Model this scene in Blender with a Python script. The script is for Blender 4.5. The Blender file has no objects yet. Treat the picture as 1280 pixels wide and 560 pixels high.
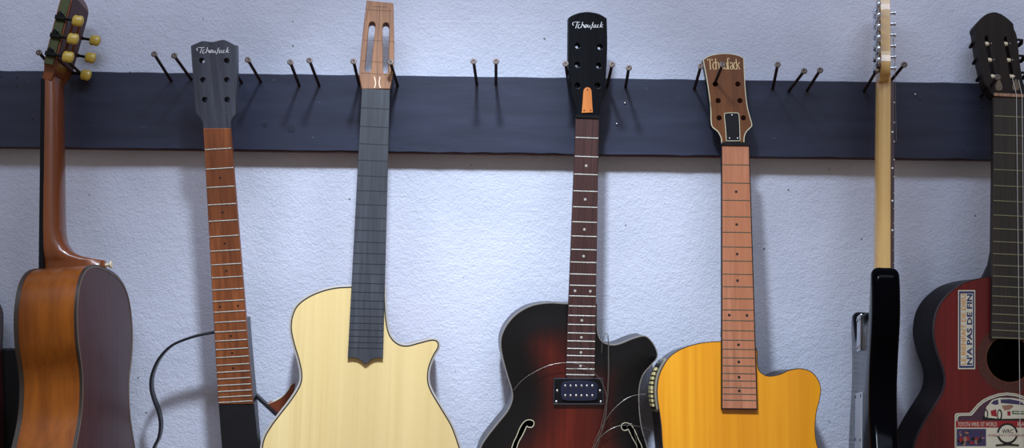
import bpy, bmesh, math, random
from mathutils import Vector, Matrix
from mathutils.geometry import delaunay_2d_cdt
random.seed(7)
COL = bpy.context.scene.collection
FP, DC = 1280.0, 1.8            # focal length in pixels of the 1280 wide frame, camera to wall
CAM = Vector((0, -DC, 0))

# ------------------------------------------------------------------ materials
def lin(c):
    r = []
    for v in c:
        v /= 255.0
        r.append(v / 12.92 if v <= .04045 else ((v + .055) / 1.055) ** 2.4)
    return (r[0], r[1], r[2], 1)

def mat(name, col, rough=.5, metal=0, coat=0, coat_r=.08, spec=.5, ior=1.5):
    m = bpy.data.materials.new(name); m.use_nodes = True
    b = m.node_tree.nodes['Principled BSDF']
    b.inputs['Base Color'].default_value = lin(col)
    b.inputs['Roughness'].default_value = rough
    b.inputs['Metallic'].default_value = metal
    b.inputs['Coat Weight'].default_value = coat
    b.inputs['Coat Roughness'].default_value = coat_r
    b.inputs['Specular IOR Level'].default_value = spec; b.inputs['IOR'].default_value = ior
    # a little procedural unevenness on every surface
    nt = m.node_tree; n = nt.nodes.new('ShaderNodeTexNoise'); n.inputs['Scale'].default_value = 60
    tc = nt.nodes.new('ShaderNodeTexCoord'); nt.links.new(tc.outputs['Object'], n.inputs['Vector'])
    mr = nt.nodes.new('ShaderNodeMapRange')
    mr.inputs['To Min'].default_value = max(0, rough - .06); mr.inputs['To Max'].default_value = min(1, rough + .08)
    nt.links.new(n.outputs['Fac'], mr.inputs['Value']); nt.links.new(mr.outputs[0], b.inputs['Roughness'])
    return m

def wood(name, c1, c2, scale=(120, 4, 40), rough=.5, coat=0, coat_r=.1, bump=.15, c3=None, big=.35, burst=None, detail=4, lo=.32, hi=.68, ior=1.5):
    m = bpy.data.materials.new(name); m.use_nodes = True
    nt = m.node_tree; N = nt.nodes.new; L = nt.links.new
    b = nt.nodes['Principled BSDF']
    b.inputs['Roughness'].default_value = rough; b.inputs['IOR'].default_value = ior
    b.inputs['Coat Weight'].default_value = coat; b.inputs['Coat Roughness'].default_value = coat_r
    tc = N('ShaderNodeTexCoord'); mp = N('ShaderNodeMapping'); mp.inputs['Scale'].default_value = scale
    L(tc.outputs['Object'], mp.inputs['Vector'])
    n = N('ShaderNodeTexNoise'); n.inputs['Scale'].default_value = 1; n.inputs['Detail'].default_value = detail
    n.inputs['Roughness'].default_value = .65
    L(mp.outputs[0], n.inputs['Vector'])
    r = N('ShaderNodeValToRGB'); r.color_ramp.elements[0].position = lo; r.color_ramp.elements[1].position = hi
    r.color_ramp.elements[0].color = lin(c1); r.color_ramp.elements[1].color = lin(c2)
    L(n.outputs['Fac'], r.inputs['Fac'])
    out = r.outputs[0]
    if c3 is not None:
        mp2 = N('ShaderNodeMapping'); mp2.inputs['Scale'].default_value = (scale[0] * .12, scale[1] * .5, scale[2] * .12)
        L(tc.outputs['Object'], mp2.inputs['Vector'])
        n2 = N('ShaderNodeTexNoise'); n2.inputs['Scale'].default_value = 1; n2.inputs['Detail'].default_value = 2
        L(mp2.outputs[0], n2.inputs['Vector'])
        r2 = N('ShaderNodeValToRGB'); r2.color_ramp.elements[0].position = .4; r2.color_ramp.elements[1].position = .65
        r2.color_ramp.elements[0].color = (0, 0, 0, 1); r2.color_ramp.elements[1].color = (big * 2, big * 2, big * 2, 1)
        L(n2.outputs['Fac'], r2.inputs['Fac'])
        mx = N('ShaderNodeMix'); mx.data_type = 'RGBA'
        L(r2.outputs[0], mx.inputs[0]); L(out, mx.inputs[6]); mx.inputs[7].default_value = lin(c3)
        out = mx.outputs[2]
    if burst is not None:       # the lacquer's own dark sunburst rim, from a mesh attribute
        at = N('ShaderNodeAttribute'); at.attribute_name = 'burst'
        mx = N('ShaderNodeMix'); mx.data_type = 'RGBA'
        L(at.outputs['Fac'], mx.inputs[0]); mx.inputs[6].default_value = lin(burst); L(out, mx.inputs[7])
        out = mx.outputs[2]
    L(out, b.inputs['Base Color'])
    if bump:
        bp = N('ShaderNodeBump'); bp.inputs['Strength'].default_value = bump; bp.inputs['Distance'].default_value = .0006
        L(n.outputs['Fac'], bp.inputs['Height']); L(bp.outputs[0], b.inputs['Normal'])
    return m

# ------------------------------------------------------------------ object helpers
def tag(o, label=None, cat=None, group=None, kind=None):
    if label: o['label'] = label
    if cat: o['category'] = cat
    if group: o['group'] = group
    if kind: o['kind'] = kind
    return o

def empty(name, M, label, cat, group=None):
    o = bpy.data.objects.new(name, None); o.empty_display_size = .02; COL.objects.link(o)
    o.matrix_world = M
    return tag(o, label, cat, group)

def link(name, bm, m, parent=None, smooth=None, label=None, T=None):
    """bmesh (in the root's own space) -> ONE mesh object."""
    if T is not None: bm.transform(T)
    me = bpy.data.meshes.new(name)
    bmesh.ops.recalc_face_normals(bm, faces=bm.faces[:])
    if smooth is not None:
        for f in bm.faces: f.smooth = True
        for e in bm.edges:
            if len(e.link_faces) == 2 and e.calc_face_angle(0) > math.radians(smooth): e.smooth = False
    bm.to_mesh(me); bm.free()
    for x in (m if isinstance(m, (list, tuple)) else [m]): me.materials.append(x)
    o = bpy.data.objects.new(name, me); COL.objects.link(o)
    if parent is not None: o.parent = parent
    if label: o['label'] = label
    return o

def bevel(o, w, seg=2, ang=35):
    b = o.modifiers.new('bevel', 'BEVEL'); b.width = w; b.segments = seg; b.limit_method = 'ANGLE'; b.angle_limit = math.radians(ang)
    return o

def W(px, py, d):
    s = (DC - d) / FP
    return Vector(((px - 640) * s, -d, (280 - py) * s))

class Frame:
    """A guitar's own axes: X to its right, Y up the neck, Z out of its face."""
    def __init__(s, p0, p1, yaw=0):
        O = W(*p0); v = (W(*p1) - O).normalized(); up = -v
        y = math.radians(yaw); X = Vector((math.cos(y), math.sin(y), 0))
        X = (X - up * X.dot(up)).normalized(); Z = X.cross(up)
        s.M = Matrix(((X.x, up.x, Z.x, O.x), (X.y, up.y, Z.y, O.y), (X.z, up.z, Z.z, O.z), (0, 0, 0, 1)))
        s.I = s.M.inverted()
    @classmethod
    def raw(c, O, X, up):
        f = c.__new__(c); up = up.normalized(); X = (X - up * X.dot(up)).normalized(); Z = X.cross(up)
        f.M = Matrix(((X.x, up.x, Z.x, O.x), (X.y, up.y, Z.y, O.y), (X.z, up.z, Z.z, O.z), (0, 0, 0, 1)))
        f.I = f.M.inverted(); return f
    def sub(s, T):
        f = Frame.__new__(Frame); f.M = s.M @ T; f.I = f.M.inverted(); return f
    def pl(s, px, py, z=0.0):
        c = s.I @ CAM; d = s.I.to_3x3() @ (W(px, py, 0) - CAM)
        t = (z - c.z) / d.z
        p = c + d * t
        return (p.x, p.y)
    def pls(s, pts, z=0.0):
        return [s.pl(p[0], p[1], z) + tuple(p[2:]) for p in pts]

def smooth(pts, n=8, closed=True):
    """Catmull-Rom through the points; a point with a third item is a corner."""
    out = []; N = len(pts)
    rng = range(N) if closed else range(N - 1)
    def P(i): return Vector(pts[i % N][:2]) if closed else Vector(pts[max(0, min(N - 1, i))][:2])
    def corner(i): return len(pts[i % N]) > 2
    for i in rng:
        a, b = P(i), P(i + 1)
        ta = (b - a) if corner(i) else (P(i + 1) - P(i - 1)) * .5
        tb = (b - a) if corner(i + 1) else (P(i + 2) - P(i)) * .5
        for k in range(n):
            t = k / n; t2, t3 = t * t, t * t * t
            out.append(tuple(a * (2 * t3 - 3 * t2 + 1) + ta * (t3 - 2 * t2 + t) + b * (-2 * t3 + 3 * t2) + tb * (t3 - t2)))
    if not closed: out.append(tuple(P(N - 1)))
    return out

def circle(c, r, n=20, ry=None):
    return [(c[0] + r * math.cos(2 * math.pi * k / n), c[1] + (ry or r) * math.sin(2 * math.pi * k / n)) for k in range(n)]

def area(p): return sum(p[i][0] * p[(i + 1) % len(p)][1] - p[(i + 1) % len(p)][0] * p[i][1] for i in range(len(p))) / 2
def ccw(p): return list(p) if area(p) > 0 else list(reversed(p))
def inside(p, poly):
    c = False; x, y = p; n = len(poly); j = n - 1
    for i in range(n):
        xi, yi = poly[i][:2]; xj, yj = poly[j][:2]
        if (yi > y) != (yj > y) and x < (xj - xi) * (y - yi) / (yj - yi) + xi: c = not c
        j = i
    return c
def dist_edge(p, poly):
    best = 9; px, py = p; n = len(poly)
    for i in range(n):
        ax, ay = poly[i][:2]; bx, by = poly[(i + 1) % n][:2]
        dx, dy = bx - ax, by - ay; L = dx * dx + dy * dy or 1e-12
        t = max(0, min(1, ((px - ax) * dx + (py - ay) * dy) / L))
        d = math.hypot(px - ax - dx * t, py - ay - dy * t)
        if d < best: best = d
    return best
def normals(p):
    n = len(p); out = []
    for i in range(n):
        a = Vector(p[i - 1][:2]); b = Vector(p[(i + 1) % n][:2]); d = (b - a)
        d = d.normalized() if d.length > 1e-9 else Vector((1, 0))
        out.append(Vector((d.y, -d.x)))
    return out

def tri(outline, holes=(), grid=0):
    verts = [Vector(p[:2]) for p in outline]; edges = [(i, (i + 1) % len(outline)) for i in range(len(outline))]
    for h in holes:
        k = len(verts); verts += [Vector(p[:2]) for p in h]; edges += [(k + i, k + (i + 1) % len(h)) for i in range(len(h))]
    if grid:
        xs = [v.x for v in verts]; ys = [v.y for v in verts]
        y = min(ys)
        while y < max(ys):
            x = min(xs)
            while x < max(xs):
                if inside((x, y), outline) and dist_edge((x, y), outline) > grid * .5 and not any(inside((x, y), h) for h in holes):
                    verts.append(Vector((x, y)))
                x += grid
            y += grid
    r = delaunay_2d_cdt(verts, edges, [], 1, 1e-6)
    vo, fo = r[0], r[2]
    fs = []
    for f in fo:
        c = (sum(vo[i].x for i in f) / len(f), sum(vo[i].y for i in f) / len(f))
        if inside(c, outline) and not any(inside(c, h) for h in holes): fs.append(f)
    return vo, fs

def slab(outline, z0, z1, holes=(), grid=0, zf=None, bm=None):
    """Solid plate between z1 (back) and z0 (front), with real holes."""
    bm = bm or bmesh.new()
    vo, fs = tri(outline, holes, grid)
    top = [bm.verts.new((v.x, v.y, z0 + (zf((v.x, v.y)) if zf else 0))) for v in vo]
    bot = [bm.verts.new((v.x, v.y, z1 + (zf((v.x, v.y)) if zf else 0))) for v in vo]
    cnt = {}
    for f in fs:
        bm.faces.new([top[i] for i in f]); bm.faces.new([bot[i] for i in reversed(f)])
        for a, b in zip(f, f[1:] + f[:1]):
            cnt.setdefault((min(a, b), max(a, b)), []).append((a, b))
    for k, v in cnt.items():
        if len(v) == 1:
            a, b = v[0]; bm.faces.new((top[b], top[a], bot[a], bot[b]))
    for v in [v for v in bm.verts if not v.link_faces]: bm.verts.remove(v)
    return bm

def rounded(out, z0, z1, r, n=6):
    """slab with a smooth roundover on both rims"""
    p = ccw(out); nn = normals(p); bm = bmesh.new(); R = []
    prof = [(-r + r * math.sin(math.pi / 2 * k / n), z0 - r + r * math.cos(math.pi / 2 * k / n)) for k in range(n + 1)] + \
           [(-r + r * math.cos(math.pi / 2 * k / n), z1 + r - r * math.sin(math.pi / 2 * k / n)) for k in range(n + 1)]
    for q, m in zip(p, nn): R.append([bm.verts.new((q[0] + m.x * o, q[1] + m.y * o, z)) for o, z in prof])
    for a, b in zip(R, R[1:] + R[:1]):
        for k in range(len(prof) - 1): bm.faces.new((a[k], b[k], b[k + 1], a[k + 1]))
    bm.faces.new([a[0] for a in R]); bm.faces.new([a[-1] for a in reversed(R)])
    return bm

def drilled(out, z0, th, holes):
    """headstock with counterbored tuner holes: wide in front, narrow behind"""
    bm = slab(out, z0, z0 - th + .006, holes)
    hb = []
    for h in holes:
        cx = sum(p[0] for p in h) / len(h); cy = sum(p[1] for p in h) / len(h)
        hb.append([(cx + (p[0] - cx) * .55, cy - .0006 + (p[1] - cy) * .55) for p in h])
    return slab(out, z0 - th + .006, z0 - th, hb, bm=bm)

def sweep(outline, profile, bm=None, zf=None):
    """profile points (offset outwards, z) swept round a closed outline; closed profile if it has >2 points."""
    bm = bm or bmesh.new(); p = ccw(outline); nn = normals(p); n = len(p)
    rings = []
    for i in range(n):
        rings.append([bm.verts.new((p[i][0] + nn[i].x * o, p[i][1] + nn[i].y * o, z + (zf(p[i]) if zf else 0))) for o, z in profile])
    m = len(profile); last = m if m > 2 else m - 1
    for i in range(n):
        a, b = rings[i], rings[(i + 1) % n]
        for k in range(last): bm.faces.new((a[k], b[k], b[(k + 1) % m], a[(k + 1) % m]))
    return bm

def box(x0, x1, y0, y1, z0, z1, bm=None):
    bm = bm or bmesh.new()
    v = [bm.verts.new((x, y, z)) for x in (x0, x1) for y in (y0, y1) for z in (z0, z1)]
    for f in ((0, 1, 3, 2), (4, 6, 7, 5), (0, 4, 5, 1), (2, 3, 7, 6), (0, 2, 6, 4), (1, 5, 7, 3)): bm.faces.new([v[i] for i in f])
    return bm

def tube(pts, r, n=8, bm=None, cap=True, closed=False):
    bm = bm or bmesh.new(); P = [Vector(p) for p in pts]; N = len(P); rings = []
    rr = r if isinstance(r, (list, tuple)) else [r] * N
    up = None
    for i in range(N):
        if closed: t = P[(i + 1) % N] - P[i - 1]
        else: t = P[min(N - 1, i + 1)] - P[max(0, i - 1)]
        t.normalize()
        if up is None: up = t.orthogonal().normalized()
        up = (up - t * up.dot(t)).normalized(); s = t.cross(up)
        rings.append([bm.verts.new(P[i] + (up * math.cos(2 * math.pi * k / n) + s * math.sin(2 * math.pi * k / n)) * rr[i]) for k in range(n)])
    for i in range(N if closed else N - 1):
        a, b = rings[i], rings[(i + 1) % N]
        for k in range(n): bm.faces.new((a[k], a[(k + 1) % n], b[(k + 1) % n], b[k]))
    if cap and not closed:
        bm.faces.new(list(reversed(rings[0]))); bm.faces.new(rings[-1])
    return bm

def lathe(p, axis, prof, n=16, bm=None):
    """prof = (distance along axis, radius)"""
    p = Vector(p); a = Vector(axis).normalized(); u = a.orthogonal().normalized(); s = a.cross(u); bm = bm or bmesh.new(); rings = []
    for h, r in prof:
        rings.append([bm.verts.new(p + a * h + (u * math.cos(2 * math.pi * k / n) + s * math.sin(2 * math.pi * k / n)) * max(r, 1e-5)) for k in range(n)])
    for i in range(len(rings) - 1):
        for k in range(n): bm.faces.new((rings[i][k], rings[i][(k + 1) % n], rings[i + 1][(k + 1) % n], rings[i + 1][k]))
    bm.faces.new(list(reversed(rings[0]))); bm.faces.new(rings[-1])
    return bm

def ribbon(pts, z, wmin, wmax, nib, bm):
    """flat pen stroke in the XY plane"""
    P = smooth([tuple(p) for p in pts], 6, False) if len(pts) > 2 else [tuple(p) for p in pts]
    nv = Vector((math.cos(nib), math.sin(nib))); L = []; R = []
    for i in range(len(P)):
        t = Vector(P[min(i + 1, len(P) - 1)][:2]) - Vector(P[max(i - 1, 0)][:2])
        t = t.normalized() if t.length > 1e-9 else Vector((1, 0))
        w = wmin + (wmax - wmin) * abs(t.x * nv.y - t.y * nv.x)
        s = Vector((-t.y, t.x)) * w / 2; c = Vector(P[i][:2])
        a = c + s; b = c - s
        L.append(bm.verts.new((a.x, a.y, z))); R.append(bm.verts.new((b.x, b.y, z)))
    for i in range(len(P) - 1):
        bm.faces.new((L[i], L[i + 1], R[i + 1], R[i]))

def poly(bm, pts, z, mi=0):
    """flat polygon (for printed decals) with material index"""
    vo, fs = tri(pts)
    v = [bm.verts.new((q.x, q.y, z)) for q in vo]
    for f in fs:
        fc = bm.faces.new([v[i] for i in f]); fc.material_index = mi
    for q in v:
        if not q.link_faces: bm.verts.remove(q)

def text_into(bm, body, corner, right, up, z, mi=0, bold=0.0):
    """built-in lettering fitted to the box spanned by right and up vectors from corner (2D)"""
    cu = bpy.data.curves.new('t', 'FONT'); cu.body = body; cu.offset = bold; cu.resolution_u = 2
    o = bpy.data.objects.new('t', cu); COL.objects.link(o)
    dg = bpy.context.evaluated_depsgraph_get(); me = bpy.data.meshes.new_from_object(o.evaluated_get(dg))
    xs = [v.co.x for v in me.vertices]; ys = [v.co.y for v in me.vertices]
    x0, x1, y0, y1 = min(xs), max(xs), min(ys), max(ys)
    c = Vector(corner); r = Vector(right); u = Vector(up); vs = []
    for v in me.vertices:
        q = c + r * ((v.co.x - x0) / (x1 - x0)) + u * ((v.co.y - y0) / (y1 - y0)); vs.append(bm.verts.new((q.x, q.y, z)))
    for p in me.polygons:
        try: bm.faces.new([vs[i] for i in p.vertices]).material_index = mi
        except ValueError: pass
    bpy.data.objects.remove(o); bpy.data.curves.remove(cu); bpy.data.meshes.remove(me)

# ------------------------------------------------------------------ palette
M_metal = mat('steel', (190, 190, 190), .28, 1)
M_chrome = mat('chrome', (200, 205, 215), .12, 1)
M_fret = mat('fret_wire', (205, 205, 195), .3, .85)
M_fret_dull = mat('aged_fret_wire', (150, 148, 120), .4, .8)
M_black = mat('black_lacquer', (4, 4, 6), .10, 0, 0, .03, .5, 1.08)
M_satin = mat('black_satin', (11, 12, 15), .42, spec=.3)
M_cream = mat('cream_plastic', (205, 196, 165), .4)
M_white = mat('white_paint', (235, 235, 235), .5)
M_gold = mat('pale_gold_paint', (225, 196, 140), .5)
M_knob = mat('yellow_plastic', (190, 160, 62), .35, 0, .3)
M_brass = mat('aged_brass', (74, 78, 50), .4, .75)
M_rust = mat('rusty_nail', (58, 42, 36), .55, .6)
M_nailhead = mat('worn_nail_head', (92, 80, 74), .5, .6)
M_pencil = mat('pencil_line', (66, 44, 28), .7)
M_bone = mat('bone', (222, 208, 175), .4)
M_wire = mat('steel_string', (150, 145, 138), .3, .8)
M_slot = mat('dark_slot', (16, 18, 24), .7)
M_dot_dark = mat('dark_dot', (32, 18, 14), .5)
M_dot = mat('pearl_dot', (175, 170, 160), .35)
M_dark = mat('dark_inside', (10, 8, 7), .9)
M_rubber = mat('black_case_cloth', (7, 7, 9), .8)

W_spruce = wood('spruce', (224, 194, 130), (238, 212, 150), (90, 1.2, 40), .42, .15, .3, .05, (214, 186, 126), .28)
W_mahog = wood('mahogany', (104, 52, 34), (136, 74, 48), (90, 5, 90), .45, .3, .2, .1)
W_rosew = wood('rosewood', (44, 25, 24), (78, 46, 42), (260, 7, 60), .45, 0, .1, .15)
W_palis = wood('reddish_rosewood', (104, 54, 26), (156, 88, 48), (110, 9, 60), .42, .1, .3, .1, (80, 38, 20), .3)
W_maple_t = wood('terracotta_maple', (150, 92, 64), (192, 126, 92), (90, 6, 60), .45, .1, .3, .08, (172, 104, 66), .3)
W_ebony = wood('raw_ebony', (40, 42, 48), (66, 69, 76), (150, 8, 60), .6, 0, .1, .12, (32, 34, 38), .3)
W_rough = wood('raw_headstock', (118, 74, 40), (158, 106, 62), (140, 8, 60), .6, 0, .1, .12, (98, 60, 34), .3)
W_blackh = wood('black_stained', (44, 46, 54), (74, 77, 88), (130, 5, 60), .45, .15, .25, .1, (34, 36, 44), .3)
W_jet = wood('jet_headstock', (6, 7, 10), (13, 15, 20), (180, 4, 60), .4, 0, .1, .05, ior=1.25)
W_burst = wood('sunburst', (84, 20, 12), (116, 36, 20), (70, 3, 40), .3, .15, .08, .03, (62, 14, 10), .3, burst=(6, 5, 7))
W_amber = wood('amber_top', (222, 142, 16), (240, 166, 34), (110, 2, 40), .35, .35, .12, .03, (206, 124, 12), .28)
W_brownh = wood('brown_headstock', (88, 46, 16), (116, 66, 26), (120, 5, 60), .35, .4, .12, .05)
W_red = wood('red_top', (92, 14, 13), (116, 22, 18), (120, 2.5, 40), .38, .1, .15, .04, (78, 14, 16), .3)
W_darkside = wood('dark_side', (28, 22, 22), (42, 34, 34), (60, 4, 60), .3, 0, .1, .03, ior=1.4)
W_amberside = wood('honey_side', (104, 52, 10), (134, 72, 16), (40, 3, 60), .35, .1, .12, .03, ior=1.3, c3= (76, 36, 10), big=.4)
W_purple = wood('purple_brown_back', (62, 32, 32), (78, 44, 42), (80, 3, 40), .4, .1, .28, .03, ior=1.25)
W_neckbr = wood('chestnut_neck', (104, 50, 12), (134, 68, 20), (80, 4, 60), .28, .5, .05, .03, (104, 50, 22), .3)
W_maple = wood('blond_maple', (192, 150, 88), (214, 174, 108), (90, 3, 60), .28, .5, .08, .03)
W_aged = wood('aged_dark_headstock', (17, 11, 8), (36, 25, 18), (120, 6, 60), .5, 0, .3, .15, ior=1.3)
W_board_dk = wood('worn_dark_fingerboard', (34, 30, 27), (58, 50, 42), (180, 5, 60), .55, 0, .1, .15)

# ------------------------------------------------------------------ wall
def wall_material():
    m = bpy.data.materials.new('rough_plaster'); m.use_nodes = True
    nt = m.node_tree; N = nt.nodes.new; L = nt.links.new; b = nt.nodes['Principled BSDF']
    b.inputs['Roughness'].default_value = .62; b.inputs['Specular IOR Level'].default_value = .35
    tc = N('ShaderNodeTexCoord')
    n1 = N('ShaderNodeTexNoise'); n1.inputs['Scale'].default_value = 230; n1.inputs['Detail'].default_value = 5; n1.inputs['Roughness'].default_value = .6
    n2 = N('ShaderNodeTexNoise'); n2.inputs['Scale'].default_value = 75; n2.inputs['Detail'].default_value = 3
    v = N('ShaderNodeTexVoronoi'); v.inputs['Scale'].default_value = 70
    n3 = N('ShaderNodeTexNoise'); n3.inputs['Scale'].default_value = 5
    for k in (n1, n2, v, n3): L(tc.outputs['Object'], k.inputs['Vector'])
    # grain + wider trowel waves
    a = N('ShaderNodeMath'); a.operation = 'MULTIPLY_ADD'; a.inputs[1].default_value = 1.1
    L(n1.outputs['Fac'], a.inputs[0]); L(n2.outputs['Fac'], a.inputs[2])
    # sparse pits: small voronoi cells chosen by colour
    lt = N('ShaderNodeMath'); lt.operation = 'LESS_THAN'; lt.inputs[1].default_value = .13; L(v.outputs['Distance'], lt.inputs[0])
    sx = N('ShaderNodeSeparateColor'); L(v.outputs['Color'], sx.inputs[0])
    l2 = N('ShaderNodeMath'); l2.operation = 'LESS_THAN'; l2.inputs[1].default_value = .035; L(sx.outputs[0], l2.inputs[0])
    pit = N('ShaderNodeMath'); pit.operation = 'MULTIPLY'; L(lt.outputs[0], pit.inputs[0]); L(l2.outputs[0], pit.inputs[1])
    h = N('ShaderNodeMath'); h.operation = 'MULTIPLY_ADD'; h.inputs[1].default_value = -.9; L(pit.outputs[0], h.inputs[0]); L(a.outputs[0], h.inputs[2])
    bp = N('ShaderNodeBump'); bp.inputs['Strength'].default_value = .7; bp.inputs['Distance'].default_value = .0019
    L(h.outputs[0], bp.inputs['Height']); L(bp.outputs[0], b.inputs['Normal'])
    r = N('ShaderNodeValToRGB'); r.color_ramp.elements[0].position = .35; r.color_ramp.elements[1].position = .65
    r.color_ramp.elements[0].color = lin((200, 204, 218)); r.color_ramp.elements[1].color = lin((214, 217, 231))
    L(n3.outputs['Fac'], r.inputs['Fac'])
    mx = N('ShaderNodeMix'); mx.data_type = 'RGBA'; L(pit.outputs[0], mx.inputs[0]); L(r.outputs[0], mx.inputs[6]); mx.inputs[7].default_value = lin((120, 115, 120))
    L(mx.outputs[2], b.inputs['Base Color'])
    return m
tag(link('wall_back', box(-3.2, 3.2, 0, .12, -1.7, 1.6), wall_material()), kind='structure')

tag(link('floor', box(-3.2, 3.2, -3.4, 0, -1.45, -1.35), mat('worn_wood_floor', (176, 142, 112), .8)), kind='structure')

# ------------------------------------------------------------------ the painted board
def board_material():
    m = bpy.data.materials.new('navy_board_paint'); m.use_nodes = True
    nt = m.node_tree; N = nt.nodes.new; L = nt.links.new; b = nt.nodes['Principled BSDF']
    b.inputs['Roughness'].default_value = .5
    tc = N('ShaderNodeTexCoord')
    mp = N('ShaderNodeMapping'); mp.inputs['Scale'].default_value = (5, 40, 60); L(tc.outputs['Object'], mp.inputs['Vector'])
    n = N('ShaderNodeTexNoise'); n.inputs['Scale'].default_value = 1; n.inputs['Detail'].default_value = 6; L(mp.outputs[0], n.inputs['Vector'])
    r = N('ShaderNodeValToRGB'); r.color_ramp.elements[0].position = .3; r.color_ramp.elements[1].position = .72
    r.color_ramp.elements[0].color = lin((37, 41, 58)); r.color_ramp.elements[1].color = lin((50, 55, 76)); L(n.outputs['Fac'], r.inputs['Fac'])
    mp2 = N('ShaderNodeMapping'); mp2.inputs['Scale'].default_value = (45, 130, 130); L(tc.outputs['Object'], mp2.inputs['Vector'])
    n2 = N('ShaderNodeTexNoise'); n2.inputs['Scale'].default_value = 1; n2.inputs['Detail'].default_value = 3; L(mp2.outputs[0], n2.inputs['Vector'])
    g = N('ShaderNodeMapRange'); g.inputs['From Min'].default_value = .735; g.inputs['From Max'].default_value = .78; L(n2.outputs['Fac'], g.inputs['Value'])
    mx = N('ShaderNodeMix'); mx.data_type = 'RGBA'; L(g.outputs[0], mx.inputs[0]); L(r.outputs[0], mx.inputs[6]); mx.inputs[7].default_value = lin((128, 130, 150))
    L(mx.outputs[2], b.inputs['Base Color'])
    bp = N('ShaderNodeBump'); bp.inputs['Strength'].default_value = .35; bp.inputs['Distance'].default_value = .001
    L(n.outputs['Fac'], bp.inputs['Height']); L(bp.outputs[0], b.inputs['Normal'])
    return m
BD = .027
M_board = board_material()
fb = Frame((0, 88, BD), (0, 183, BD)); 
bx = (W(1240, 104, BD) - W(0, 88, BD)).normalized()
FB = Frame.raw(W(620, 143.8, BD), bx, Vector((-bx.z, 0, bx.x)))
Lb = (W(1240, 104, BD) - W(0, 88, BD)).length / 1240
hb = 95.5 / 2 * Lb
board = empty('mounting_board', FB.M, 'long navy painted wooden board across the wall with nails driven along its top', 'board')
def board_prof():
    bm = bmesh.new(); n = 90; L0, L1 = -790 * Lb, 830 * Lb; rows = []
    for i in range(n + 1):
        x = L0 + (L1 - L0) * i / n; j = .0009 * math.sin(i * 1.7) * random.random(); k = .0010 * random.uniform(-1, 1)
        rows.append([bm.verts.new((x, y, z)) for y, z in ((hb + j, -.0012), (hb + j - .0012, 0), (-hb + k + .0012, 0), (-hb + k, -.0012), (-hb + k, -BD), (hb + j, -BD))])
    for a, b in zip(rows, rows[1:]):
        for q in range(6): bm.faces.new((a[q], a[(q + 1) % 6], b[(q + 1) % 6], b[q]))
    bm.faces.new(rows[0]); bm.faces.new(list(reversed(rows[-1])))
    return bm
link('plank', board_prof(), M_board, board)
# unpainted red-brown lower edge
link('lower_edge', box(-788 * Lb, 828 * Lb, -hb - .0016, -hb - .0003, -BD + .001, -.0028), mat('raw_edge', (84, 46, 44), .7), board, label='reddish unpainted bottom edge')
M_plug = mat('dark_filler', (30, 33, 50), .7)
for px, py, r in ((331, 156, 3.2), (364, 161, 5)):
    x, y = FB.pl(px, py); link('filled_knot', lathe((x, y, -.0002), (0, 0, 1), ((0, r * Lb), (.0005, r * Lb), (.0006, r * Lb * .7)), 20), M_plug, board)
for px, py in ((21, 97), (21, 108), (2, 96), (41, 149), (1150, 125), (1228, 135)):
    x, y = FB.pl(px, py); link('old_nail_hole', lathe((x, y, -.0002), (0, 0, 1), ((0, .0016), (.0004, .0016)), 12), M_slot, board)
for px, py in ((781, 129), (771, 155), (1144, 118)):
    x, y = FB.pl(px, py); link('brad', lathe((x, y, -.003), (0, 0, 1), ((0, .001), (.003, .001), (.0035, .0022), (.0045, .002), (.005, .0008)), 12), M_chrome, board, 60, 'tiny shiny brad head')

# ------------------------------------------------------------------ nails
ND = .112
NAILS = [  # head px, base px, label
 ((49, 66), (76, 97), 'nail left of the edge-on chestnut guitar neck at far left'),
 ((80, 72), (103, 94), 'nail right of the edge-on chestnut guitar neck, crossing its tuners'),
 ((193, 68), (214, 101), 'far left nail of the two standing left of the black six-hole headstock'),
 ((218, 70), (239, 99), 'nail whose foot vanishes behind the left edge of the black unstrung headstock'),
 ((283, 74), (302, 103), 'nail mostly hidden behind the black six-hole headstock, only its foot showing'),
 ((310, 75), (326, 102), 'single nail just right of the black six-hole headstock'),
 ((363, 78), (374, 107), 'left nail of the pair above the two dark knots'),
 ((387, 76), (399, 107), 'right nail of the pair above the two dark knots'),
 ((442, 77), (449, 106), 'nail left of the raw wood slotted headstock'),
 ((488, 78), (497, 107), 'nail right of the raw wood slotted headstock'),
 ((592, 77), (596, 105), 'left nail of the free pair in the middle of the board'),
 ((620, 77), (620, 105), 'right nail of the free pair in the middle of the board'),
 ((707, 80), (711, 107), 'nail touching the left edge of the jet black headstock'),
 ((765, 81), (759, 108), 'nail right beside the jet black headstock'),
 ((786, 85), (782, 109), 'second nail to the right of the jet black headstock'),
 ((876, 83), (868, 111), 'nail left of the brown headstock'),
 ((903, 81), (890.3, 112.3), 'nail poking through a tuner hole of the brown headstock'),
 ((972, 81), (966, 111), 'leftmost of the three free nails right of the brown headstock'),
 ((1005, 89), (986, 114), 'middle of the three free nails right of the brown headstock'),
 ((1025, 88), (1009, 113), 'rightmost of the three free nails right of the brown headstock'),
 ((1100, 81), (1080, 114), 'nail left of the blond maple neck, under its chrome tuners'),
 ((1130, 81), (1111, 104), 'nail right of the blond maple neck'),
 ((1247, 97), (1226, 121), 'nail at the foot of the dark aged slotted headstock'),
]
shank_me = head_me = None
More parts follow.
